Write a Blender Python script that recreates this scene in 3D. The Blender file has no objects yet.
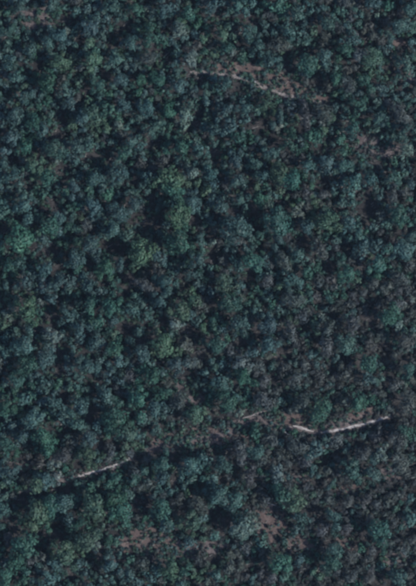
import bpy, math, random
import numpy as np
from mathutils import Vector

# ------------------------------------------------------------------ camera, sky, sun, exposure
SC = bpy.context.scene
COL = SC.collection
M_PX = 0.5                       # metres of ground per picture pixel (the land is seen straight down)
W_PX, H_PX = 416.0, 586.0
def gx(px): return (px - W_PX / 2) * M_PX
def gy(py): return (H_PX / 2 - py) * M_PX

CAM_H = 1500.0
cam_data = bpy.data.cameras.new('camera')
cam = bpy.data.objects.new('camera', cam_data)
COL.objects.link(cam)
cam.location = (0, 0, CAM_H)
cam.rotation_euler = (0, 0, 0)
cam_data.sensor_fit = 'VERTICAL'
cam_data.angle = 2 * math.atan((H_PX * M_PX / 2) / (CAM_H - 5.0))
cam_data.clip_start = 1.0
cam_data.clip_end = 20000.0
SC.camera = cam

SUN_EL, SUN_LON = math.radians(42), math.radians(-18)     # sun from the right, a little below
world = bpy.data.worlds.new('World')
SC.world = world
world.use_nodes = True
nt = world.node_tree
nt.nodes.clear()
sky = nt.nodes.new('ShaderNodeTexSky')
sky.sky_type = 'NISHITA'
sky.sun_disc = False
sky.dust_density = 0.4
sky.ozone_density = 2.5
sky.sun_elevation = SUN_EL
sky.sun_rotation = math.pi / 2 - SUN_LON
bg = nt.nodes.new('ShaderNodeBackground')
bg.inputs['Strength'].default_value = 0.135
wo = nt.nodes.new('ShaderNodeOutputWorld')
nt.links.new(sky.outputs[0], bg.inputs[0])
nt.links.new(bg.outputs[0], wo.inputs[0])

sun_data = bpy.data.lights.new('sun', 'SUN')
sun_data.energy = 3.9
sun_data.angle = math.radians(0.6)
sun_data.color = (1.0, 0.975, 0.94)
sun = bpy.data.objects.new('sun', sun_data)
COL.objects.link(sun)
sd = Vector((math.cos(SUN_EL) * math.cos(SUN_LON), math.cos(SUN_EL) * math.sin(SUN_LON), math.sin(SUN_EL)))
sun.rotation_euler = sd.to_track_quat('Z', 'Y').to_euler()
sun.location = sd * 400

SC.view_settings.view_transform = 'Standard'
SC.view_settings.look = 'None'
SC.view_settings.gamma = 1.0
SC.view_settings.exposure = 0.56
SC.render.engine = 'CYCLES'
SC.cycles.use_denoising = True
SC.cycles.max_bounces = 5
SC.cycles.filter_width = 3.4          # the soft resolving power of a satellite lens

rng = np.random.default_rng(11)
random.seed(11)

# ------------------------------------------------------------------ materials
def node_mat(name):
    m = bpy.data.materials.new(name)
    m.use_nodes = True
    t = m.node_tree
    for n in list(t.nodes):
        t.nodes.remove(n)
    out = t.nodes.new('ShaderNodeOutputMaterial')
    return m, t, out

def noise(t, scale, detail=4.0, rough=0.55, co=None):
    n = t.nodes.new('ShaderNodeTexNoise')
    n.inputs['Scale'].default_value = scale
    n.inputs['Detail'].default_value = detail
    n.inputs['Roughness'].default_value = rough
    if co is None:
        co = t.nodes.new('ShaderNodeNewGeometry').outputs['Position']
    t.links.new(co, n.inputs['Vector'])
    return n.outputs['Fac']

def ramp(t, fac, stops):
    r = t.nodes.new('ShaderNodeValToRGB')
    els = r.color_ramp.elements
    while len(els) < len(stops):
        els.new(0.5)
    for e, (p, c) in zip(els, stops):
        e.position = p
        e.color = (c[0], c[1], c[2], 1)
    t.links.new(fac, r.inputs[0])
    return r.outputs[0]

def mixc(t, a, b, fac, mode='MIX'):
    n = t.nodes.new('ShaderNodeMix')
    n.data_type = 'RGBA'
    n.blend_type = mode
    if isinstance(fac, float):
        n.inputs[0].default_value = fac
    else:
        t.links.new(fac, n.inputs[0])
    for sock, v in ((n.inputs[6], a), (n.inputs[7], b)):
        if isinstance(v, tuple):
            sock.default_value = (v[0], v[1], v[2], 1)
        else:
            t.links.new(v, sock)
    return n.outputs[2]

def finish_ground(t, out, colour, bump_fac, dist):
    p = t.nodes.new('ShaderNodeBsdfPrincipled')
    p.inputs['Roughness'].default_value = 0.92
    p.inputs['Specular IOR Level'].default_value = 0.15
    t.links.new(colour, p.inputs['Base Color'])
    b = t.nodes.new('ShaderNodeBump')
    b.inputs['Distance'].default_value = dist
    b.inputs['Strength'].default_value = 0.8
    t.links.new(bump_fac, b.inputs['Height'])
    t.links.new(b.outputs[0], p.inputs['Normal'])
    t.links.new(p.outputs[0], out.inputs['Surface'])

def make_ground_material(name, dark, mid, light, sc=1.0):
    m, t, out = node_mat(name)
    a = ramp(t, noise(t, 0.11 * sc, 6, 0.62), [(0.32, dark), (0.5, mid), (0.68, light)])
    f = noise(t, 1.3 * sc, 5, 0.7)
    fine = ramp(t, f, [(0.34, (0.38, 0.39, 0.42)), (0.5, (0.9, 0.9, 0.9)), (0.66, (1.7, 1.66, 1.6))])
    c = mixc(t, a, fine, 1.0, 'MULTIPLY')
    # drifts of grey leaf litter over the soil
    lit = ramp(t, noise(t, 0.42 * sc, 7, 0.7), [(0.48, (0, 0, 0)), (0.62, (1, 1, 1))])
    c = mixc(t, c, tuple(0.62 * q for q in dark), mixc(t, (0.0, 0.0, 0.0), lit, 0.5))
    finish_ground(t, out, c, f, 0.3)
    return m

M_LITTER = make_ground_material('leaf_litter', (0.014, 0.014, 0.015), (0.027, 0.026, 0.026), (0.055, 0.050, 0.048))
M_EARTH = make_ground_material('bare_earth', (0.068, 0.055, 0.054), (0.102, 0.083, 0.081), (0.138, 0.115, 0.111), 1.6)
M_RED = make_ground_material('reddish_earth', (0.068, 0.050, 0.046), (0.102, 0.075, 0.068), (0.138, 0.106, 0.096), 1.6)
M_TRACK = make_ground_material('pale_track_dirt', (0.20, 0.18, 0.17), (0.34, 0.315, 0.305), (0.50, 0.47, 0.45), 4.0)
M_SPUR = make_ground_material('worn_track_dirt', (0.10, 0.085, 0.08), (0.19, 0.168, 0.16), (0.32, 0.29, 0.28), 5.0)
M_TRACKP = make_ground_material('pinkish_track_dirt', (0.080, 0.069, 0.067), (0.130, 0.112, 0.108), (0.215, 0.190, 0.184), 3.0)

# foliage: the tint of each tree is its object colour (single trees) or a stored attribute (the mass)
def make_leaf_material(name, from_object):
    m, t, out = node_mat(name)
    if from_object:
        base = t.nodes.new('ShaderNodeObjectInfo').outputs['Color']
    else:
        at = t.nodes.new('ShaderNodeAttribute')
        at.attribute_name = 'tint'
        base = at.outputs['Color']
    lv = t.nodes.new('ShaderNodeAttribute')
    lv.attribute_name = 'leaf'
    c1 = mixc(t, base, lv.outputs['Color'], 1.0, 'MULTIPLY')
    f = noise(t, 0.55, 3, 0.6)
    c2 = mixc(t, c1, ramp(t, f, [(0.3, (0.72, 0.76, 0.82)), (0.7, (1.3, 1.25, 1.15))]), 1.0, 'MULTIPLY')
    p = t.nodes.new('ShaderNodeBsdfPrincipled')
    p.inputs['Roughness'].default_value = 0.55
    p.inputs['Specular IOR Level'].default_value = 0.18
    t.links.new(c2, p.inputs['Base Color'])
    tr = t.nodes.new('ShaderNodeBsdfTranslucent')
    t.links.new(c2, tr.inputs['Color'])
    mx = t.nodes.new('ShaderNodeMixShader')
    mx.inputs[0].default_value = 0.22
    t.links.new(p.outputs[0], mx.inputs[1])
    t.links.new(tr.outputs[0], mx.inputs[2])
    t.links.new(mx.outputs[0], out.inputs['Surface'])
    return m

M_LEAF = make_leaf_material('tree_foliage', True)
M_LEAF_MASS = make_leaf_material('massed_foliage', False)

def make_wood(name, a, b):
    m, t, out = node_mat(name)
    f = noise(t, 3.0, 5, 0.65)
    finish_ground(t, out, ramp(t, f, [(0.3, a), (0.7, b)]), f, 0.03)
    return m
M_BARK = make_wood('grey_bark', (0.09, 0.08, 0.07), (0.22, 0.20, 0.18))
M_DEAD = make_wood('bleached_wood', (0.26, 0.24, 0.23), (0.48, 0.46, 0.44))
M_ROCK = make_wood('pale_rock', (0.16, 0.16, 0.165), (0.34, 0.34, 0.345))

# ------------------------------------------------------------------ helpers
def mesh_from(name, verts, faces, mat, smooth=False):
    me = bpy.data.meshes.new(name)
    me.from_pydata([tuple(v) for v in verts], [], faces)
    me.materials.append(mat)
    if smooth:
        me.polygons.foreach_set('use_smooth', [True] * len(me.polygons))
    me.update()
    return me

def quads_mesh(name, V, mat, attrs):
    """V: (n,4,3) loose quads; attrs: name -> (n,3) colours per quad"""
    n = len(V)
    me = bpy.data.meshes.new(name)
    me.vertices.add(n * 4)
    me.vertices.foreach_set('co', np.ascontiguousarray(V, dtype=np.float32).ravel())
    me.loops.add(n * 4)
    me.loops.foreach_set('vertex_index', np.arange(n * 4, dtype=np.int32))
    me.polygons.add(n)
    me.polygons.foreach_set('loop_start', np.arange(0, n * 4, 4, dtype=np.int32))
    for k, c in attrs.items():
        a = me.attributes.new(k, 'FLOAT_COLOR', 'FACE')
        c4 = np.ones((n, 4), dtype=np.float32)
        c4[:, :3] = c
        a.data.foreach_set('color', c4.ravel())
    me.materials.append(mat)
    me.update(calc_edges=True)
    return me

def link(name, data, parent=None, **props):
    o = bpy.data.objects.new(name, data)
    COL.objects.link(o)
    o.parent = parent
    for k, v in props.items():
        o[k] = v
    return o

# ------------------------------------------------------------------ what the photograph shows where
# crowns: x, y, radius in picture pixels, colour (g deep green, t blue-grey, o olive, p pale, b brownish grey)
CROWNS = """
8 35 7 t;28 50 7 t;47 43 7 t;60 38 7 t;15 78 8 t;62 62 8 o;50 82 9 g;32 55 5 g;5 50 6 t;65 92 7 t;92 28 8 t;92 60 9 o;100 87 7 g;20 8 7 t;52 5 7 t;85 8 6 t;7 12 6 g;
111 7 7 t;151 37 8 g;176 32 8 p;114 62 8 t;149 60 7 b;172 40 6 t;189 62 7 p;141 80 7 g;179 87 8 t;119 80 7 t;135 10 7 g;165 8 7 t;190 12 7 g;130 45 7 t;158 82 7 g;135 65 6 t;196 45 6 b;
215 7 7 t;238 6 7 t;275 6 8 g;295 17 7 t;223 35 8 o;227 49 7 g;232 52 5 p;258 47 8 t;268 62 7 t;290 35 8 t;303 62 9 g;223 86 7 t;213 88 6 g;245 32 7 t;265 25 6 t;278 45 7 b;304 42 6 t;
327 25 8 t;349 40 8 t;372 7 8 t;397 27 9 t;372 60 9 o;357 57 7 p;344 50 7 g;407 62 7 t;327 57 7 t;364 80 8 g;345 12 6 t;335 78 7 g;385 48 6 t;410 10 7 t;348 85 7 b;380 88 6 t;
15 115 8 t;10 138 8 t;35 123 9 g;56 148 10 t;5 165 7 t;15 178 8 t;37 165 9 o;45 180 8 g;82 120 8 t;95 118 9 o;97 178 8 t;77 148 7 t;25 148 7 g;42 131 7 t;70 104 7 t;22 98 7 t;75 188 7 t;
109 113 8 g;119 125 6 p;149 108 7 t;184 117 7 p;151 130 7 t;161 130 6 t;134 143 8 t;119 173 9 t;171 180 11 o;191 173 8 p;174 190 9 g;199 150 8 t;181 148 8 g;126 155 7 g;164 160 6 b;125 106 7 t;168 112 7 g;138 118 6 t;150 178 7 t;140 165 6 b;
223 113 8 t;233 125 8 t;245 110 7 t;265 105 7 o;255 164 8 t;280 172 9 o;293 180 8 g;273 153 8 t;290 143 8 g;263 176 7 t;300 138 6 t;305 115 8 b;213 130 7 t;235 158 7 t;238 180 8 t;240 140 7 g;280 118 7 t;210 175 7 t;306 165 7 t;
324 113 8 b;357 108 8 g;399 115 8 b;327 163 8 t;369 180 8 t;407 150 8 p;352 185 8 t;407 130 7 t;349 128 7 g;340 140 6 g;378 118 7 t;345 165 7 g;398 178 7 t;376 100 6 t;335 185 6 t;
15 243 12 g;25 206 9 t;45 226 9 g;7 206 8 t;27 223 6 t;60 218 8 t;45 241 7 t;90 248 9 t;80 243 7 o;75 258 8 t;47 268 8 t;62 283 8 t;7 266 8 g;27 281 7 t;95 206 8 t;78 205 6 g;88 285 7 t;20 262 7 t;85 225 6 b;
129 237 7 o;141 252 11 o;181 243 12 g;176 216 11 o;119 213 9 t;114 231 8 t;106 268 9 g;120 266 7 t;174 203 8 g;192 202 7 t;156 252 7 t;169 283 9 t;199 261 8 t;191 273 7 t;159 273 7 b;134 203 7 t;144 285 7 b;200 236 6 t;160 236 6 t;
235 228 12 t;275 223 12 g;250 261 9 g;298 211 7 p;220 206 8 t;241 200 7 t;213 243 5 p;223 283 9 o;260 264 7 t;298 256 8 t;308 271 7 g;238 266 7 t;283 261 7 b;288 278 7 t;278 239 7 t;305 228 7 t;222 262 6 b;260 202 7 g;268 282 6 b;240 286 6 t;
327 221 9 o;349 223 8 t;362 251 8 t;377 248 8 t;399 213 9 g;377 263 9 g;399 246 9 t;357 236 7 t;319 248 8 b;372 226 6 t;399 279 7 b;349 273 8 g;410 238 7 t;320 281 7 b;340 204 7 t;388 226 7 t;410 266 7 b;385 285 7 b;335 240 6 t;
25 309 12 o;7 314 7 p;27 346 9 t;55 336 8 p;47 356 9 t;27 366 9 g;15 334 7 t;82 329 8 t;100 344 8 t;82 366 9 t;90 304 8 g;67 366 6 t;52 299 7 t;17 381 8 g;67 316 8 t;45 341 7 o;8 352 7 t;45 383 7 t;72 384 7 t;
111 309 10 g;159 301 8 t;181 309 11 o;141 351 9 t;114 321 7 t;176 324 7 p;196 321 7 t;164 351 11 o;114 349 9 g;176 364 8 t;131 309 8 t;131 376 7 b;201 306 7 b;151 376 8 g;186 346 7 b;191 364 7 b;119 362 7 t;140 330 7 t;108 376 7 t;168 384 6 b;
240 324 9 t;228 301 9 g;268 346 9 t;215 341 9 g;243 361 8 p;218 379 8 t;243 379 9 g;290 331 8 b;223 366 7 t;298 344 7 b;270 324 8 t;293 301 8 b;303 316 7 b;262 381 7 b;295 381 7 b;255 311 7 t;230 349 7 b;260 365 7 b;280 310 6 t;285 368 7 b;306 366 6 b;
389 316 9 g;344 344 9 t;364 361 10 g;404 341 8 b;352 326 8 b;327 329 8 b;322 319 6 p;397 326 7 p;369 346 7 b;409 369 8 g;394 384 7 b;369 376 8 t;327 346 8 b;319 374 7 b;382 306 7 b;397 304 7 b;350 305 7 b;345 375 7 b;335 310 6 b;380 335 6 b;412 315 6 b;
10 404 9 g;22 399 7 t;32 422 9 t;22 437 8 t;42 434 11 g;47 449 8 g;7 444 8 g;12 427 7 t;57 404 8 t;62 419 8 t;82 407 9 t;90 439 9 t;77 424 8 t;50 412 7 g;65 457 8 b;45 479 8 t;57 477 6 p;87 457 9 o;10 474 8 t;27 479 7 b;97 425 7 t;40 463 7 b;75 441 7 b;
114 419 11 g;109 394 8 t;139 399 9 g;154 407 8 t;129 434 8 o;119 434 7 t;156 429 7 t;196 419 9 o;186 414 7 b;179 402 8 b;164 464 9 t;189 464 10 t;146 472 8 g;116 478 8 g;204 459 8 t;161 477 8 t;111 449 7 b;161 394 8 g;140 418 7 t;133 480 7 g;203 398 6 b;205 478 7 t;
253 436 8 g;228 402 9 g;223 464 9 t;240 454 8 b;258 452 8 t;273 439 7 b;278 474 8 p;298 447 8 b;303 462 7 b;235 397 7 t;213 480 7 t;263 399 8 b;303 402 8 b;250 474 8 b;273 412 7 b;293 408 6 b;262 462 7 b;281 456 7 b;245 405 6 g;
319 412 10 g;349 467 9 t;382 452 8 p;362 454 8 b;397 439 8 b;347 402 7 b;357 402 8 g;372 399 7 g;394 410 7 b;409 402 8 b;407 434 8 g;319 447 8 t;372 472 8 t;337 442 7 b;399 462 8 b;407 474 7 b;325 470 7 b;375 438 7 b;346 450 6 t;
37 510 13 o;50 508 9 g;25 543 11 g;17 560 9 g;62 550 11 o;57 560 8 t;95 508 11 o;82 523 8 g;87 538 10 o;62 503 9 t;95 545 7 p;72 518 8 t;32 560 7 b;5 508 8 t;40 555 7 b;10 540 7 b;7 575 8 g;45 525 7 g;80 565 7 t;48 578 8 t;75 498 7 g;
161 508 11 g;189 520 10 o;119 508 11 g;114 498 9 g;166 523 7 t;199 503 8 b;111 563 9 t;141 563 7 b;171 567 8 o;181 548 7 b;191 543 7 t;181 500 7 b;156 572 7 t;110 540 7 g;125 525 7 g;200 560 7 b;130 575 8 t;205 530 6 b;
246 523 12 p;238 518 8 g;235 503 9 t;278 563 10 g;295 503 10 o;303 518 8 t;218 498 9 t;265 498 7 b;283 498 8 g;285 576 7 t;223 545 7 b;260 543 7 t;308 538 7 b;230 568 7 b;295 540 6 b;247 548 6 b;300 560 7 t;215 575 7 t;262 575 7 b;
379 530 10 g;334 515 8 t;332 548 8 t;330 563 9 g;399 580 8 t;409 520 7 t;349 503 7 b;345 530 7 b;360 515 6 b;365 500 7 b;390 502 7 b;350 555 7 b;368 560 7 b;388 555 7 b;405 550 7 b;352 578 7 b;395 520 6 b;370 580 6 b;410 500 6 t;322 528 7 b
"""
# shaded openings between the crowns: x, y, radius
GAPS = """37 65 5;62 20 6;82 40 5;85 90 4;154 50 5;166 57 6;123 27 6;111 42 5;194 78 5;105 75 5;253 22 6;238 42 5;294 52 5;240 90 6;290 65 5;218 20 5;
364 42 7;399 40 6;390 70 5;412 68 4;317 82 5;57 134 6;47 155 5;62 173 8;92 158 6;14 163 5;62 118 6;27 185 4;156 143 7;149 153 4;109 155 6;131 180 6;171 165 5;196 120 6;199 113 4;
220 135 6;218 155 6;258 125 7;275 140 7;253 176 6;245 190 6;303 128 6;288 186 5;234 107 4;359 130 5;393 147 4;379 163 8;322 150 6;364 192 8;412 155 4;323 183 6;
52 208 8;50 251 8;3 228 5;60 271 6;32 243 5;22 221 3;25 290 5;92 263 5;92 230 4;141 221 9;156 223 7;194 221 7;119 246 6;129 281 7;184 281 5;170 253 4;109 246 5;149 201 6;
230 211 7;253 211 8;215 256 7;303 243 6;300 276 5;250 276 5;275 246 4;211 237 4;367 208 10;387 246 7;329 266 6;367 222 4;347 246 4;364 268 4;402 233 4;
50 319 8;60 349 7;57 369 7;15 324 4;85 354 7;32 329 4;92 381 6;17 359 4;70 381 4;126 329 7;163 320 5;189 334 9;149 339 5;199 356 6;119 299 4;184 378 6;154 386 4;
258 331 7;283 354 8;303 326 6;275 379 7;213 306 6;240 344 5;230 314 5;213 377 3;367 321 6;384 349 7;404 359 5;389 377 6;349 354 6;327 337 4;372 299 5;332 366 5;
22 467 8;27 447 6;12 440 4;60 427 6;92 414 6;65 486 8;67 397 5;100 444 5;77 464 4;124 414 6;151 432 6;175 457 6;181 419 6;189 397 5;176 479 6;169 402 3;199 452 5;111 440 3;
218 414 6;213 457 7;245 444 4;239 464 5;298 472 6;268 422 4;221 480 5;295 445 4;387 437 6;359 447 6;399 401 6;334 449 5;404 479 5;357 465 4;327 399 4;382 467 6;317 484 4;
55 533 10;25 500 9;37 545 7;60 493 7;70 572 7;92 560 8;11 528 7;15 571 5;35 533 4;141 505 10;150 558 4;155 533 4;116 530 5;184 513 4;170 561 3;227 525 8;215 515 7;253 563 8;275 547 5;213 560 4;274 506 4;308 545 4;
362 538 6;319 513 6;412 530 5;384 582 6;350 543 4;372 582 4;317 535 4"""
# bare earth: x, y, half length, half width, turn (degrees, up the picture), kind
EARTH = [(37, 18, 18, 10, 5, 0), (366, 143, 13, 10, 0, 0), (388, 150, 15, 5, 8, 0), (271, 524, 18, 17, 30, 1), (140, 541, 21, 12, 10, 1),
         (167, 545, 18, 11, -10, 1), (187, 552, 15, 8, 0, 0), (172, 443, 29, 9, 12, 1), (216, 437, 24, 9, 6, 1), (288, 419, 20, 8, 0, 1),
         (361, 415, 15, 5, 12, 1), (240, 68.5, 33, 7.5, -8, 1), (285, 86, 30, 9.5, -22, 1), (316, 99, 17, 8, -15, 1), (399, 41, 6, 5, 0, 1),
         (256, 423, 26, 6, 10, 0), (410, 76, 8, 6, 0, 0), (22, 467, 7, 4, 0, 1), (336, 424, 20, 5, 5, 0),
         (300, 545, 14, 8, 20, 1), (210, 548, 14, 7, 0, 0), (350, 490, 16, 6, 10, 1), (390, 475, 12, 6, 0, 0), (345, 545, 12, 6, -10, 1), (395, 560, 12, 6, 10, 0),
         (300, 480, 10, 5, 0, 0), (248, 458, 9, 5, 0, 0), (195, 400, 11, 5, 10, 0), (180, 385, 8, 5, 0, 0)]
UPPER = [(190, 71), (208, 72), (222, 74.5), (235, 75.5), (245, 79), (255, 83), (275, 91), (292, 97), (310, 101), (330, 105)]
LOWER = [(-130, 520), (-60, 508), (-12, 497), (11, 493), (37, 489), (60, 482), (78, 477), (99, 471), (115, 466), (126, 461), (144, 451), (160, 446), (185, 442), (208, 437),
         (228, 434), (245, 429), (262, 426), (285, 428), (300, 429.5), (312, 431.5), (327, 432), (341, 430), (362, 425), (387, 418), (416, 410), (470, 396), (546, 380)]
SPUR = [(236, 424), (243, 419), (252, 416), (260, 413), (268, 411)]
FIRST = [(73, 478.3), (79, 476.7), (88, 474.3), (99, 471), (115, 466), (126, 461), (135, 456)]
SECOND = [(293, 426), (298, 427.5), (305, 429.5), (314, 432)]
THIRD = [(321, 432.9), (341, 430), (362, 425), (380, 420), (392, 416.4)]
MIDDLE = [(160, 446), (185, 442), (208, 437), (228, 434)]
OPEN_LOWER = FIRST, SECOND + THIRD

def parse(s):
    return [tuple(q if q.isalpha() else float(q) for q in e.split()) for e in s.replace('\n', '').split(';') if e.strip()]
CR, GP = parse(CROWNS), parse(GAPS)

def seg_dist(x, y, line):
    best = 1e9
    for (ax, ay), (bx, by) in zip(line, line[1:]):
        dx, dy = bx - ax, by - ay
        t = max(0, min(1, ((x - ax) * dx + (y - ay) * dy) / (dx * dx + dy * dy)))
        best = min(best, math.hypot(x - ax - t * dx, y - ay - t * dy))
    return best

def earth_in(x, y, grow=0.0):
    for (ex, ey, a, b, rot, k) in EARTH:
        c, s = math.cos(math.radians(rot)), math.sin(math.radians(rot))
        dx, dy = x - ex, -(y - ey)
        u, v = dx * c + dy * s, -dx * s + dy * c
        if (u / (a + grow)) ** 2 + (v / (b + grow)) ** 2 < 1:
            return True
    return False

def patch(x, y):
    return 1 + math.sin(x * 0.071 + 1.3 * math.sin(y * 0.043)) * math.sin(y * 0.062 + 1.1 * math.sin(x * 0.05 + 2))
def brownness(x, y):
    """share of dry brownish scrub: little on the left, most at the lower right"""
    u = min(1, max(0, (x - 170) / 220)); v = min(1, max(0, (y - 200) / 330))
    w = 0.05 + 0.25 * u + 0.55 * u * v + 0.12 * v * (1 if x > 100 else 0)
    if y < 120 and 100 < x: w += 0.03
    return min(0.58, w)

# ------------------------------------------------------------------ the ground
GR = 9000.0
def ground_mesh():
    xs = [-GR, -2000, -600] + list(np.linspace(-300, 300, 61)) + [600, 2000, GR]
    vs, fs = [], []
    n = len(xs)
    for j, y in enumerate(xs):
        for i, x in enumerate(xs):
            vs.append((x, y, 0.0))
    for j in range(n - 1):
        for i in range(n - 1):
            a = j * n + i
            fs.append((a, a + 1, a + n + 1, a + n))
    return mesh_from('ground', vs, fs, M_LITTER)
link('ground', ground_mesh(), kind='structure')

def blob(name, ex, ey, a, b, rot, mat, z, seed):
    r = np.random.default_rng(seed)
    n = 64
    ph = r.uniform(0, 6.28, 6); am = np.array([0.14, 0.12, 0.12, 0.10, 0.08, 0.08])
    c, s = math.cos(math.radians(rot)), math.sin(math.radians(rot))
    rings = [0.0, 0.5, 1.0]
    vs = [(gx(ex), gy(ey), z)]
    for k in rings[1:]:
        for i in range(n):
            t = 2 * math.pi * i / n
            w = 1 + sum(am[q] * math.sin((2 + q * 2) * t + ph[q]) for q in range(6)) + r.normal(0, 0.05)
            u, v = a * k * w * math.cos(t) * M_PX, b * k * w * math.sin(t) * M_PX
            vs.append((gx(ex) + u * c - v * s, gy(ey) + u * s + v * c, z))
    fs = [(0, 1 + i, 1 + (i + 1) % n) for i in range(n)]
    fs += [(1 + i, 1 + n + i, 1 + n + (i + 1) % n, 1 + (i + 1) % n) for i in range(n)]
    link(name, mesh_from(name, vs, fs, mat), kind='structure')
for i, (ex, ey, a, b, rot, k) in enumerate(EARTH):
    blob('bare_ground', ex, ey, a, b, rot, M_RED if k else M_EARTH, 0.0028 * (i + 1), 40 + i)

def smooth_line(pts, step):
    P = [np.array(p, float) for p in pts]
    P = [2 * P[0] - P[1]] + P + [2 * P[-1] - P[-2]]
    out = []
    for i in range(1, len(P) - 2):
        n = max(2, int(np.linalg.norm(P[i + 1] - P[i]) / step))
        for k in range(n):
            t = k / n
            out.append(0.5 * (2 * P[i] + (P[i + 1] - P[i - 1]) * t + (2 * P[i - 1] - 5 * P[i] + 4 * P[i + 1] - P[i + 2]) * t * t
                              + (3 * P[i] - P[i - 1] - 3 * P[i + 1] + P[i + 2]) * t ** 3))
    out.append(P[-2])
    return out

def ribbon(name, pts, width, mat, z, seed, taper=True):
    r = np.random.default_rng(seed)
    L = smooth_line(pts, 1.0)
    vs, fs = [], []
    n = len(L)
    wl = wr = 1.0
    for i, p in enumerate(L):
        d = L[min(i + 1, n - 1)] - L[max(i - 1, 0)]
        d /= np.linalg.norm(d)
        nrm = np.array([-d[1], d[0]])
        wl = 0.62 * wl + 0.38 * r.uniform(0.1, 1.9); wr = 0.62 * wr + 0.38 * r.uniform(0.1, 1.9)
        e = min(1.0, 0.15 + min(i, n - 1 - i) / 7.0) if taper else 1.0
        for q in (p + nrm * width * 0.5 * wl * e, p, p - nrm * width * 0.5 * wr * e):
            vs.append((gx(q[0]), gy(q[1]), z))
        if i:
            a = 3 * i
            fs += [(a - 3, a - 2, a + 1, a), (a - 2, a - 1, a + 2, a + 1)]
    # keep the faces looking up
    me = mesh_from(name, vs, fs, mat)
    if me.polygons[0].normal.z < 0:
        me.flip_normals()
    return link(name, me, kind='structure')
ribbon('dirt_track', LOWER, 5.5, M_EARTH, 0.088, 5, False)
ribbon('dirt_track', FIRST, 2.2, M_TRACK, 0.094, 6)
ribbon('dirt_track', [(131, 458.3), (138, 454.5), (144, 451), (152, 448)], 2.4, M_TRACKP, 0.098, 16)
ribbon('dirt_track', [(58, 482.5), (68, 479.5), (80, 476.5)], 1.6, M_TRACKP, 0.098, 17)
ribbon('dirt_track', SECOND, 2.4, M_TRACK, 0.094, 7)
ribbon('dirt_track', THIRD, 2.2, M_TRACK, 0.094, 18)
ribbon('dirt_track', [(282, 427), (291, 427.5), (299, 428)], 1.6, M_TRACKP, 0.098, 19)
ribbon('dirt_track', SPUR, 2.0, M_SPUR, 0.094, 8)
ribbon('dirt_track', [(-6, 496), (11, 493), (37, 489), (52, 484)], 2.0, M_TRACKP, 0.094, 9)
ribbon('dirt_track', UPPER, 5.0, M_SPUR, 0.088, 10)
ribbon('dirt_track', [(192, 437.5), (204, 436.5), (216, 434)], 2.4, M_TRACKP, 0.094, 12)

# ------------------------------------------------------------------ foliage shapes
def crown_quads(seed, n, leaf, lobes, flat=0.72, ragged=0.16, long=1.0):
    """leaf clumps of a crown of radius 1 whose centre is the origin: (n,4,3) and leaf tones (n,3)"""
    r = np.random.default_rng(seed)
    # leaf clusters on branch ends, spread through a lopsided dome with a ragged outline
    L = []
    ph = r.uniform(0, 6.28, 4)
    am = r.uniform(0.08, 0.24, 4)
    ox, oy = r.uniform(-0.15, 0.15, 2)
    for k in range(lobes):
        a = 2.4 * k + r.uniform(-0.9, 0.9)
        d = math.sqrt((k + 0.5) / lobes) * r.uniform(0.75, 1.15)
        rim = 0.80 + sum(am[q] * math.sin((q + 2) * a + ph[q]) for q in range(4))
        R = r.choice([0.15, 0.22, 0.30, 0.38]) * r.uniform(0.85, 1.2) * (14.0 / lobes) ** 0.3
        e = rim * d
        L.append((e * math.cos(a) + ox, e * math.sin(a) + oy, flat * (0.9 * math.sqrt(max(0.04, 1 - min(1, d * d))) - 0.35) + r.uniform(-0.42, 0.28), R,
                  r.uniform(0.74, 1.26), r.uniform(-0.05, 0.05)))
    w = np.array([l[3] ** 2 for l in L]); w /= w.sum()
    idx = r.choice(lobes, n, p=w)
    C = np.array([l[:3] for l in L])[idx]
    R = np.array([l[3] for l in L])[idx]
    tone = np.array([l[4] for l in L])[idx]; hue = np.array([l[5] for l in L])[idx]
    D = r.normal(size=(n, 3)); D[:, 2] = np.abs(D[:, 2]) * 1.1 - 0.45
    D /= np.linalg.norm(D, axis=1)[:, None]
    rad = R * (1 + r.normal(0, ragged, n)) * np.where(r.random(n) < 0.12, r.uniform(1.0, 1.4, n), 1)
    P = C + D * rad[:, None]
    N = D + 0.5 * C / (np.linalg.norm(C, axis=1)[:, None] + 0.2) + r.normal(0, 0.34, (n, 3)); N[:, 2] += 0.2
    N /= np.linalg.norm(N, axis=1)[:, None]
    A = np.cross(N, r.normal(size=(n, 3))); A /= np.linalg.norm(A, axis=1)[:, None]
    B = np.cross(N, A)
    s = leaf * r.uniform(0.55, 1.35, n)
    la, lb = (s * long * r.uniform(0.9, 1.5, n))[:, None], (s / long * r.uniform(0.5, 0.9, n))[:, None]
    V = np.stack([P - A * la, P - B * lb + N * lb * 0.3, P + A * la, P + B * lb + N * lb * 0.3], axis=1)
    tv = tone * r.uniform(0.88, 1.12, n)
    T = np.stack([tv * (1 + hue), tv, tv * (1 - hue)], axis=1)
    return V, T

BIG = [crown_quads(100 + i, 1150, 0.078, 22 + 2 * (i % 4)) for i in range(10)]
MED = [crown_quads(200 + i, 600, 0.105, 14 + 2 * (i % 4)) for i in range(14)]
SML = [crown_quads(300 + i, 230, 0.155, 9 + i % 5) for i in range(24)]
FAR = [crown_quads(400 + i, 90, 0.30, 5) for i in range(4)]
THIN = [crown_quads(700 + i, 260, 0.15, 9 + i % 4, 0.8, 0.42, 1.55) for i in range(7)]      # sparse, twiggy crowns
THIN_M = [crown_quads(750 + i, 520, 0.11, 12 + i % 4, 0.8, 0.40, 1.5) for i in range(6)]
DRY = [crown_quads(500 + i, 120, 0.20, 6, 0.6, 0.42, 1.3) for i in range(6)]
TUF = [crown_quads(600 + i, 34, 0.34, 4, 0.5, 0.3) for i in range(5)]

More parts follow.
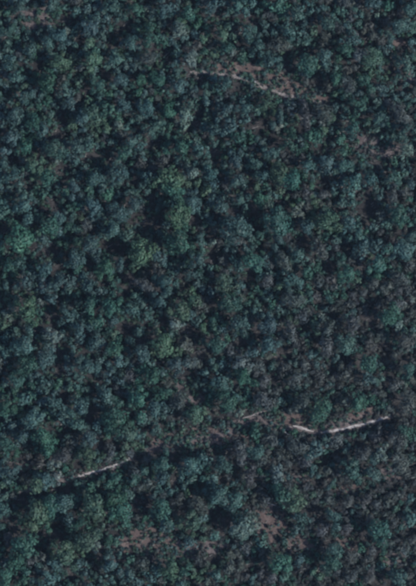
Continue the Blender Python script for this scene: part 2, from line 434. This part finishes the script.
def trunk_mesh(name, seed, h=1.0):
    """a tapered, slightly leaning trunk with four limbs; unit height, thickness for a 9 m tree"""
    r = np.random.default_rng(seed)
    vs, fs = [], []
    def tube(pts, radii, k=6):
        base = len(vs)
        for p, q in zip(pts, radii):
            for i in range(k):
                a = 2 * math.pi * i / k
                vs.append((p[0] + q * math.cos(a), p[1] + q * math.sin(a), p[2]))
        for j in range(len(pts) - 1):
            for i in range(k):
                fs.append((base + j * k + i, base + j * k + (i + 1) % k, base + (j + 1) * k + (i + 1) % k, base + (j + 1) * k + i))
        fs.append(tuple(base + (len(pts) - 1) * k + i for i in range(k)))
    lx, ly = r.uniform(-0.03, 0.03, 2)
    tube([(0, 0, -0.02), (lx * 0.4, ly * 0.4, 0.25), (lx, ly, 0.55), (lx * 1.2, ly * 1.2, 0.85)], [0.030, 0.022, 0.017, 0.007])
    for i in range(4):
        a = 1.57 * i + r.uniform(-0.5, 0.5); z = r.uniform(0.42, 0.6); o = r.uniform(0.16, 0.24)
        tube([(lx * 0.9, ly * 0.9, z - 0.04), (lx + o * 0.5 * math.cos(a), ly + o * 0.5 * math.sin(a), z + 0.12), (lx + o * math.cos(a), ly + o * math.sin(a), z + 0.26)], [0.012, 0.008, 0.003], 5)
    return mesh_from(name, vs, fs, M_BARK, True)

COLS = {'g': (0.029, 0.076, 0.058), 't': (0.040, 0.081, 0.075), 'o': (0.046, 0.086, 0.060), 'p': (0.088, 0.122, 0.108), 'b': (0.052, 0.063, 0.061)}
def tint(c, r):
    b = np.array(COLS[c]) * r.uniform(0.84, 1.18)
    return b * (1 + r.uniform(-0.07, 0.07, 3))

# ------------------------------------------------------------------ words for the labels
CWORD = {'g': 'deep-green', 't': 'blue-grey', 'o': 'olive', 'p': 'pale', 'b': 'brownish-grey'}
used_labels = set()
ONES = ['', 'one', 'two', 'three', 'four', 'five', 'six', 'seven', 'eight', 'nine', 'ten', 'eleven', 'twelve', 'thirteen', 'fourteen', 'fifteen',
        'sixteen', 'seventeen', 'eighteen', 'nineteen']
TENS = ['', '', 'twenty', 'thirty', 'forty', 'fifty', 'sixty', 'seventy', 'eighty', 'ninety']
def word(n):
    n = max(1, min(99, n))
    return ONES[n] if n < 20 else TENS[n // 10] + ('-' + ONES[n % 10] if n % 10 else '')
def place_words(x, y):
    return '%s percent across, %s down' % (word(round(100 * x / W_PX)), word(round(100 * y / H_PX)))
def side(dx, dy):
    return ('right of' if dx > 0 else 'left of') if abs(dx) > abs(dy) else ('below' if dy > 0 else 'above')
def landmark(x, y):
    lo, up = seg_dist(x, y, LOWER), seg_dist(x, y, UPPER)
    if lo < 14: return 'beside the lower track'
    if up < 16: return 'beside the upper track'
    for (a, b, d, w) in ((271, 524, 30, 'the brown clearing'), (155, 542, 28, 'brown open ground'), (37, 18, 26, 'the corner clearing'), (372, 145, 28, 'the small clearing')):
        if math.hypot(x - a, y - b) < d:
            return side(x - a, y - b) + ' ' + w
    best = None
    for (a, b, q, c) in BROAD:
        d = math.hypot(a - x, b - y)
        if 3 < d < 34 and (best is None or d < best[0]):
            best = (d, a, b, c)
    if best:
        return '%s a broad %s crown' % (side(x - best[1], y - best[2]), CWORD[best[3]])
    return 'in dry scrub' if x > 300 and y > 440 else 'in closed canopy'
def make_label(size, c, noun, x, y):
    l = '%s %s %s %s, %s' % (size, CWORD[c], noun, landmark(x, y), place_words(x, y))
    for extra in ('leafy', 'dense', 'uneven', 'spreading'):
        if l not in used_labels: break
        l = l.replace(' ' + noun, ' ' + extra + ' ' + noun, 1) if extra == 'leafy' else l.replace(' leafy ', ' ' + extra + ' ').replace(' dense ', ' ' + extra + ' ')
    used_labels.add(l)
    return l
BROAD = [c for c in CR if c[2] >= 10]

# ------------------------------------------------------------------ trees: which stand as things of their own
def shades_track(x, y, zc, rp):
    """does the shade of a crown centred zc metres up fall on an open stretch of track?"""
    k = zc / math.tan(SUN_EL) / M_PX
    u, v = x - k * math.cos(SUN_LON), y + k * math.sin(SUN_LON)
    if y > 380:
        return min(seg_dist(u, v, FIRST), seg_dist(u, v, OPEN_LOWER[1])) < 0.85 * rp or seg_dist(u, v, SPUR) < 0.8 * rp or seg_dist(u, v, MIDDLE) < 0.5 * rp
    return seg_dist(u, v, UPPER[1:-1]) < 0.6 * rp
def near_open(x, y):
    return 385 < y < 520 or 45 < y < 135
def keep(c):
    x, y, r, k = c
    if seg_dist(x, y, OPEN_LOWER[0]) < 1.5 + 0.75 * r or seg_dist(x, y, OPEN_LOWER[1]) < 1.5 + 0.75 * r or seg_dist(x, y, UPPER) < r * 0.7 or seg_dist(x, y, SPUR) < r * 0.7 or seg_dist(x, y, MIDDLE) < r * 0.8:
        return False
    if (k == 'b' or r < 8) and earth_in(x, y, 1):
        return False
    return not (near_open(x, y) and shades_track(x, y, 3.0, r * 0.9))
CR = [c for c in CR if keep(c)]
order = sorted(range(len(CR)), key=lambda i: -CR[i][2])
single = [CR[i] for i in order[:300]]
rest = [CR[i] for i in order[300:]]

big_me = [quads_mesh('broad_crown', v, M_LEAF, {'leaf': t}) for v, t in BIG]
med_me = [quads_mesh('round_crown', v, M_LEAF, {'leaf': t}) for v, t in MED]
thin_me = [quads_mesh('sparse_crown', v, M_LEAF, {'leaf': t}) for v, t in THIN_M]
trunk_me = [trunk_mesh('tapered_trunk', 900 + i) for i in range(4)]
FLAT_BASE = 0.25
placed = []          # x, y, r of everything already standing (pixels)
for i, (x, y, rp, c) in enumerate(single):
    r = rp * M_PX * (1.18 if rp >= 9 else 1.12)
    h = 5.6 + 1.35 * r + rng.uniform(-0.8, 1.4)
    if near_open(x, y) and shades_track(x, y, h - 0.6 * r, rp):
        r *= 0.9; h = 3.2 + 0.6 * r
    x += rng.uniform(-0.5, 0.5); y += rng.uniform(-0.5, 0.5)
    root = bpy.data.objects.new('tree', None)
    COL.objects.link(root)
    root.empty_display_size = 0.5
    root.location = (gx(x), gy(y), 0)
    root.rotation_euler = (0, 0, rng.uniform(0, 6.28))
    size = 'broad' if rp >= 10 else 'mid-sized' if rp >= 8 else 'small'
    root['label'] = make_label(size, c, 'tree', x, y)
    root['category'] = 'tree'
    root['group'] = 'trees of the woodland canopy'
    cr = link('crown', (thin_me[i % 6] if c == 'b' else big_me[i % 10] if rp >= 9 else med_me[i % 14]), root)
    zc = h - 0.62 * r
    cr.location = (0, 0, zc)
    k = r
    cr.scale = (k * rng.uniform(0.88, 1.26), k * rng.uniform(0.88, 1.26), k * rng.uniform(0.95, 1.35))
    tc = tint(c, rng)
    cr.color = (tc[0], tc[1], tc[2], 1)
    tk = link('trunk', trunk_me[i % 4], root)
    tk.scale = (h * 0.9, h * 0.9, h * 0.92)
    placed.append((x, y, rp))

# the rest of the wood, too many to stand singly: filled in between
cell = 10.0
grid = {}
def put(x, y, r):
    grid.setdefault((int(x // cell), int(y // cell)), []).append((x, y, r))
for p in placed:
    put(*p)
mass = []
for (x, y, rp, c) in rest:
    mass.append((x, y, rp, c)); put(x, y, rp)
MARG = 120.0
def free(x, y, r, k):
    ci, cj = int(x // cell), int(y // cell)
    for i in range(ci - 2, ci + 3):
        for j in range(cj - 2, cj + 3):
            for (a, b, q) in grid.get((i, j), ()):
                if (a - x) ** 2 + (b - y) ** 2 < (k * (q + r)) ** 2:
                    return False
    return True
gap_grid = {}
for g_ in GP:
    for i in range(int((g_[0] - 14) // 20), int((g_[0] + 14) // 20) + 1):
        for j in range(int((g_[1] - 14) // 20), int((g_[1] + 14) // 20) + 1):
            gap_grid.setdefault((i, j), []).append(g_)
def in_gap(x, y, r, f=0.75):
    for (a, b, q) in gap_grid.get((int(x // 20), int(y // 20)), ()):
        if (a - x) ** 2 + (b - y) ** 2 < (q * 1.1 + r * f) ** 2:
            return True
    return False
def clear_of_open(x, y, r):
    if earth_in(x, y, r * 0.8): return False
    if seg_dist(x, y, UPPER) < 2.5 + r * 0.6 or seg_dist(x, y, SPUR) < 1.5 + r * 0.9: return False
    if y > 380 and (seg_dist(x, y, OPEN_LOWER[0]) < 1.5 + r * 0.75 or seg_dist(x, y, OPEN_LOWER[1]) < 1.5 + r * 0.75): return False
    return True
for att in range(52000):
    x = rng.uniform(-MARG, W_PX + MARG); y = rng.uniform(-MARG, H_PX + MARG)
    r = rng.uniform(3.4, 6.4) if att < 30000 else rng.uniform(2.6, 4.2)
    if x < 215 and y > 240: r *= 1.1           # closed, taller wood on the left
    elif x > 225 and y > 290: r *= 0.87       # thin scrub at the lower right
    inside = -5 < x < W_PX + 5 and -5 < y < H_PX + 5
    if not inside: r *= 1.15
    if in_gap(x, y, r): continue
    if x > 285 and y > 438 and rng.random() < 0.45 and patch(x * 2.2, y * 2.2) > 0.9: continue
    if x > 130 and y > 380 and earth_in(x, y, 9) and rng.random() < 0.3: continue
    if not free(x, y, r, 0.68) or rng.random() < 0.15: continue
    if not clear_of_open(x, y, r): continue
    if near_open(x, y) and shades_track(x, y, 3.4, r): continue
    if earth_in(x - 3.0 / math.tan(SUN_EL) / M_PX, y - 2, 0) and rng.random() < 0.75: continue
    b = brownness(x, y) * (0.45 + 0.55 * patch(x, y))
    q = rng.random()
    near = min(single, key=lambda e: (e[0] - x) ** 2 + (e[1] - y) ** 2 - 4 * e[2] ** 2)
    c = 'b' if q < b else near[3] if near[3] in 'gto' and rng.random() < 0.6 else rng.choice(['t', 't', 't', 'g', 'g', 'o', 'p'], p=[.2, .2, .14, .16, .12, .12, .06])
    mass.append((x, y, r, str(c))); put(x, y, r)

def gather(items, sets_in, sets_out, zf, sq=1.0):
    VV, TT, LL = [], [], []
    for i, (x, y, rp, c) in enumerate(items):
        inside = -8 < x < W_PX + 8 and -8 < y < H_PX + 8
        s = sets_in if inside else sets_out
        if inside and c == 'b' and sets_in is SML: s = THIN
        V, T = s[i % len(s)]
        r = rp * M_PX * 1.05
        a = rng.uniform(0, 6.28)
        ca, sa = math.cos(a), math.sin(a)
        k = r * rng.uniform(0.95, 1.1)
        X = (V[..., 0] * ca - V[..., 1] * sa) * k + gx(x)
        Y = (V[..., 0] * sa + V[..., 1] * ca) * k + gy(y)
        Z = V[..., 2] * k * sq + zf(r)
        VV.append(np.stack([X, Y, np.maximum(Z, 0.05)], axis=-1))
        TT.append(np.repeat(tint(c, rng)[None], len(V), 0)); LL.append(T)
    return np.concatenate(VV), np.concatenate(TT), np.concatenate(LL)

V, T, L = gather(mass, SML, FAR, lambda r: 1.7 + 0.7 * r + rng.uniform(-1.0, 1.2))
link('woodland_canopy', quads_mesh('woodland_canopy', V, M_LEAF_MASS, {'tint': T, 'leaf': L}), kind='stuff',
     label='small massed tree crowns filling the wood between the larger trees', category='woodland')

# ------------------------------------------------------------------ shrubs
shrubs = []
for att in range(60000):
    x = rng.uniform(-MARG, W_PX + MARG); y = rng.uniform(-MARG, H_PX + MARG)
    r = rng.uniform(1.1, 2.7)
    if y > 380 and (seg_dist(x, y, OPEN_LOWER[0]) < 1.2 + r * 0.6 or seg_dist(x, y, OPEN_LOWER[1]) < 1.2 + r * 0.6): continue
    if math.hypot(x - 271, y - 524) < 13 and rng.random() < 0.85: continue
    if seg_dist(x, y, SPUR) < 2.0 + r * 0.5: continue
    if seg_dist(x, y, UPPER) < 3.0 and rng.random() < 0.75: continue
    if earth_in(x, y) and rng.random() < 0.72: continue
    if in_gap(x, y, r, 0.3) and rng.random() < 0.75: continue
    if not free(x, y, r, 0.66): continue
    q = rng.random()
    c = 'b' if q < 0.08 + 0.9 * brownness(x, y) else str(rng.choice(['t', 'g', 'o']))
    shrubs.append((x, y, r, c)); put(x, y, r)
def openness(s):
    x, y, r, c = s
    if not (2 < x < W_PX - 2 and 2 < y < H_PX - 2): return -1
    v = r
    if earth_in(x, y, 3): v += 3
    if seg_dist(x, y, UPPER) < 9 or seg_dist(x, y, LOWER) < 9: v += 2
    if x > 300 and y > 440: v += 1
    return v
shrubs.sort(key=openness, reverse=True)
dry_me = [quads_mesh('shrub_foliage', v, M_LEAF, {'leaf': t}) for v, t in DRY]
def stem_mesh(seed):
    r = np.random.default_rng(seed)
    vs, fs = [], []
    for k in range(4):
        a = 1.57 * k + r.uniform(-0.4, 0.4)
        b = len(vs)
        for t, w in ((0, 0.05), (0.5, 0.035), (1.0, 0.012)):
            px, py = 0.45 * t * math.cos(a), 0.45 * t * math.sin(a)
            for i in range(4):
                q = 1.57 * i
                vs.append((px + w * math.cos(q), py + w * math.sin(q), t * 0.9 - 0.03))
        for j in range(2):
            for i in range(4):
                fs.append((b + 4 * j + i, b + 4 * j + (i + 1) % 4, b + 4 * j + 4 + (i + 1) % 4, b + 4 * j + 4 + i))
    return mesh_from('shrub_stem', vs, fs, M_BARK)
stem_me = [stem_mesh(i) for i in range(3)]
for i, (x, y, rp, c) in enumerate(shrubs[:300]):
    r = rp * M_PX * 1.1
    root = bpy.data.objects.new('shrub', None)
    COL.objects.link(root)
    root.empty_display_size = 0.3
    root.location = (gx(x), gy(y), 0.09)
    root.rotation_euler = (0, 0, rng.uniform(0, 6.28))
    root['label'] = make_label('low', c, 'shrub', x, y)
    root['category'] = 'shrub'
    root['group'] = 'low shrubs in the open ground'
    f = link('foliage', dry_me[i % 6], root)
    f.location = (0, 0, 0.75 * r)
    f.scale = (r, r, r * rng.uniform(0.9, 1.4))
    tc = tint(c, rng)
    f.color = (tc[0], tc[1], tc[2], 1)
    s = link('stem', stem_me[i % 3], root)
    s.scale = (r, r, r)
V, T, L = gather(shrubs[300:], DRY, TUF, lambda r: 0.75 * r + 0.1)
link('undergrowth', quads_mesh('undergrowth', V, M_LEAF_MASS, {'tint': T, 'leaf': L}), kind='stuff',
     label='scattered low undergrowth covering the ground beneath the trees', category='undergrowth')

# ------------------------------------------------------------------ tufts on the open soil, dead twigs and fallen branches
tufts = []
for (ex, ey, a, b, rot, k) in EARTH:
    c, sn = math.cos(math.radians(rot)), math.sin(math.radians(rot))
    for q in range(int(a * b * 0.7)):
        u, v = a * 1.25 * rng.uniform(-1, 1), b * 1.4 * rng.uniform(-1, 1)
        x, y = ex + u * c - v * sn, ey - (u * sn + v * c)
        if min(seg_dist(x, y, OPEN_LOWER[0]), seg_dist(x, y, OPEN_LOWER[1]), seg_dist(x, y, SPUR)) < 1.5: continue
        if patch(x * 5, y * 5) < 0.75: continue
        tufts.append((x, y, rng.choice([0.3, 0.5, 0.8, 1.5, 2.0]) * rng.uniform(0.7, 1.2), str(rng.choice(['b', 'b', 'o', 'g', 't']))))
for line in (FIRST, SPUR, UPPER):          # ragged grassy verges
    pts = smooth_line(line, 1.0)
    for p in pts:
        for sgn in (-1, 1):
            if rng.random() < 0.55:
                tufts.append((p[0] + rng.normal(0, 0.7), p[1] + sgn * rng.uniform(0.7, 2.4) * (1.6 if line is UPPER else 1), rng.uniform(0.35, 1.0), str(rng.choice(['b', 'b', 'o', 'g']))))
V, T, L = gather(tufts, TUF, TUF, lambda r: 0.5 * r + 0.09)
link('ground_tufts', quads_mesh('ground_tufts', V, M_LEAF_MASS, {'tint': T, 'leaf': L}), kind='stuff',
     label='small tufts of grass and herbs dotted over the bare soil', category='grass')

def stick(p, q, w):
    d = (q - p) / np.linalg.norm(q - p)
    n = np.cross(d, (0.3, 0.5, 0.81)); n /= np.linalg.norm(n)
    m = np.cross(d, n)
    o = [n * w, (-0.5 * n + 0.87 * m) * w, (-0.5 * n - 0.87 * m) * w]
    return [[p + o[k], p + o[(k + 1) % 3], q + 0.35 * o[(k + 1) % 3], q + 0.35 * o[k]] for k in range(3)]
SV, ST = [], []
for (x, y, rp, c) in mass:
    if c != 'b' or not (-8 < x < W_PX + 8 and -8 < y < H_PX + 8) or rng.random() < 0.35: continue
    r = rp * M_PX
    base = np.array([gx(x), gy(y), 2.0])
    tone = rng.uniform(0.10, 0.24)
    for k in range(5):
        a = rng.uniform(0, 6.28)
        tip = base + np.array([r * 1.15 * math.cos(a), r * 1.15 * math.sin(a), rng.uniform(1.4, 3.4)])
        f = stick(base, tip, rng.uniform(0.06, 0.12))
        SV += f; ST += [(tone, tone * 0.96, tone * 0.93)] * 3
link('dead_twigs', quads_mesh('dead_twigs', np.array(SV), M_LEAF_MASS, {'tint': np.array(ST), 'leaf': np.ones((len(SV), 3))}), kind='stuff',
     label='bare grey twigs sticking out of the dry scrub', category='twigs')
SV, ST = [], []
for k in range(5200):
    x, y = rng.uniform(-20, W_PX + 20), rng.uniform(-20, H_PX + 20)
    if min(seg_dist(x, y, OPEN_LOWER[0]), seg_dist(x, y, OPEN_LOWER[1])) < 3: continue
    a, l = rng.normal(0.7, 0.8), rng.uniform(0.5, 2.0)
    d = np.array([math.cos(a), math.sin(a), 0]) * l
    p = np.array([gx(x), gy(y), 0.2])
    tone = rng.uniform(0.10, 0.32)
    f = stick(p - d, p + d, rng.uniform(0.06, 0.13))
    SV += f; ST += [(tone, tone * 0.95, tone * 0.92)] * 3
link('fallen_branches', quads_mesh('fallen_branches', np.array(SV), M_LEAF_MASS, {'tint': np.array(ST), 'leaf': np.ones((len(SV), 3))}), kind='stuff',
     label='thin fallen branches littering the ground under the trees', category='branches')

# ------------------------------------------------------------------ fallen logs and pale stones
def log_mesh(seed, length, rad):
    r = np.random.default_rng(seed)
    vs, fs = [], []
    n = 8
    ph = r.uniform(0, 6.28)
    for j in range(n):
        t = j / (n - 1)
        w = rad * (1 - 0.6 * t)
        for i in range(7):
            a = 2 * math.pi * i / 7
            vs.append(((t - 0.5) * length, 0.12 * length * math.sin(2.2 * t + ph) * 0.5 + w * math.cos(a), rad * 0.85 + w * math.sin(a) + 0.08 * t))
    for j in range(n - 1):
        for i in range(7):
            fs.append((7 * j + i, 7 * j + 7 + i, 7 * j + 7 + (i + 1) % 7, 7 * j + (i + 1) % 7))
    fs.append(tuple(range(7))); fs.append(tuple(reversed(range(7 * (n - 1), 7 * n))))
    trunk = mesh_from('log_trunk', vs, fs, M_DEAD, True)
    return trunk
LOGS = [(288, 434, 5.5, -40, 'bleached fallen log slanting just left of the bright right-hand track'),
        (276, 437, 4.5, -35, 'pale fallen log lying left of another log below the red-brown ground'),
        (274, 506, 8.5, -14, 'grey fallen log along the upper edge of the brown clearing'),
        (343, 132, 4.0, 25, 'pale fallen log left of the small clearing at right'),
        (196, 366, 5.0, 50, 'pale grey fallen log in dry wood right of centre above the track')]
for i, (x, y, l, rot, lab) in enumerate(LOGS):
    root = bpy.data.objects.new('fallen_log', None)
    COL.objects.link(root)
    root.location = (gx(x), gy(y), 0.09)
    root.rotation_euler = (0, 0, math.radians(rot))
    root['label'] = lab; root['category'] = 'log'; root['group'] = 'fallen logs'
    link('trunk', log_mesh(i, l, 0.3), root)
    b = link('branch', log_mesh(20 + i, l * 0.35, 0.12), root)
    b.location = (l * 0.12, l * 0.13, 0.02); b.rotation_euler = (0, 0, 0.9)

def rock_mesh(seed):
    r = np.random.default_rng(seed)
    import bmesh
    bm = bmesh.new()
    bmesh.ops.create_icosphere(bm, subdivisions=2, radius=1)
    ph = r.uniform(0, 6.28, 4)
    for v in bm.verts:
        k = 1 + 0.18 * math.sin(2.3 * v.co.x + ph[0]) + 0.16 * math.sin(3.1 * v.co.y + ph[1]) + r.uniform(-0.06, 0.06)
        v.co = Vector((v.co.x * k * 1.15, v.co.y * k * 0.9, max(-0.25, v.co.z * k * 0.6)))
    me = bpy.data.meshes.new('rock')
    bm.to_mesh(me); bm.free()
    me.materials.append(M_ROCK)
    return me
rock_me = [rock_mesh(70 + i) for i in range(4)]
ROCKS = [(272, 527, 0.5, 'pale stone alone in the middle of the brown clearing'),
         (188, 36, 0.6, 'pale stone in a gap near the top of the photo'),
         (11.5, 492, 0.9, 'pale stone on the faint track near the left edge'),
         (212, 242, 0.8, 'bluish white stone in a dark gap at the centre of the photo'),
         (37, 488, 0.8, 'pale stone on the faint track right of the leftmost stone'),
         (236, 105, 0.45, 'pale stone in a brown gap just below the upper dirt track'),
         (126.5, 460, 0.7, 'pale stone on the bright left-hand track'),
         (255, 81, 0.55, 'pale stone on the bend of the upper dirt track'),
         (240, 76, 0.5, 'pale stone on the upper dirt track left of its bend')]
for i, (x, y, s, lab) in enumerate(ROCKS):
    o = link('stone', rock_me[i % 4], None, label=lab, category='stone', group='pale stones')
    o.location = (gx(x), gy(y), 0.2 * s + 0.05)
    o.scale = (s, s, s)
    o.rotation_euler = (0, 0, rng.uniform(0, 6.28))
print('TREES', len(single), 'MASS', len(mass), 'SHRUBS', len(shrubs))

# ------------------------------------------------------------------ the air between the satellite's lens and the ground
hx, z0, z1 = 9500.0, -1.0, CAM_H + 25.0
hv = [(sx * hx, sy * hx, z) for z in (z0, z1) for sx, sy in ((-1, -1), (1, -1), (1, 1), (-1, 1))]
hf = [(3, 2, 1, 0), (4, 5, 6, 7), (0, 1, 5, 4), (1, 2, 6, 5), (2, 3, 7, 6), (3, 0, 4, 7)]
hm, ht, hout = node_mat('thin_blue_air')
pv = ht.nodes.new('ShaderNodeVolumePrincipled')
pv.inputs['Color'].default_value = (0.55, 0.74, 1.0, 1)
pv.inputs['Density'].default_value = 1.0e-5
ht.links.new(pv.outputs[0], hout.inputs['Volume'])
link('haze', mesh_from('haze', hv, hf, hm), kind='stuff', label='thin bluish haze in the air over the whole wood', category='haze')
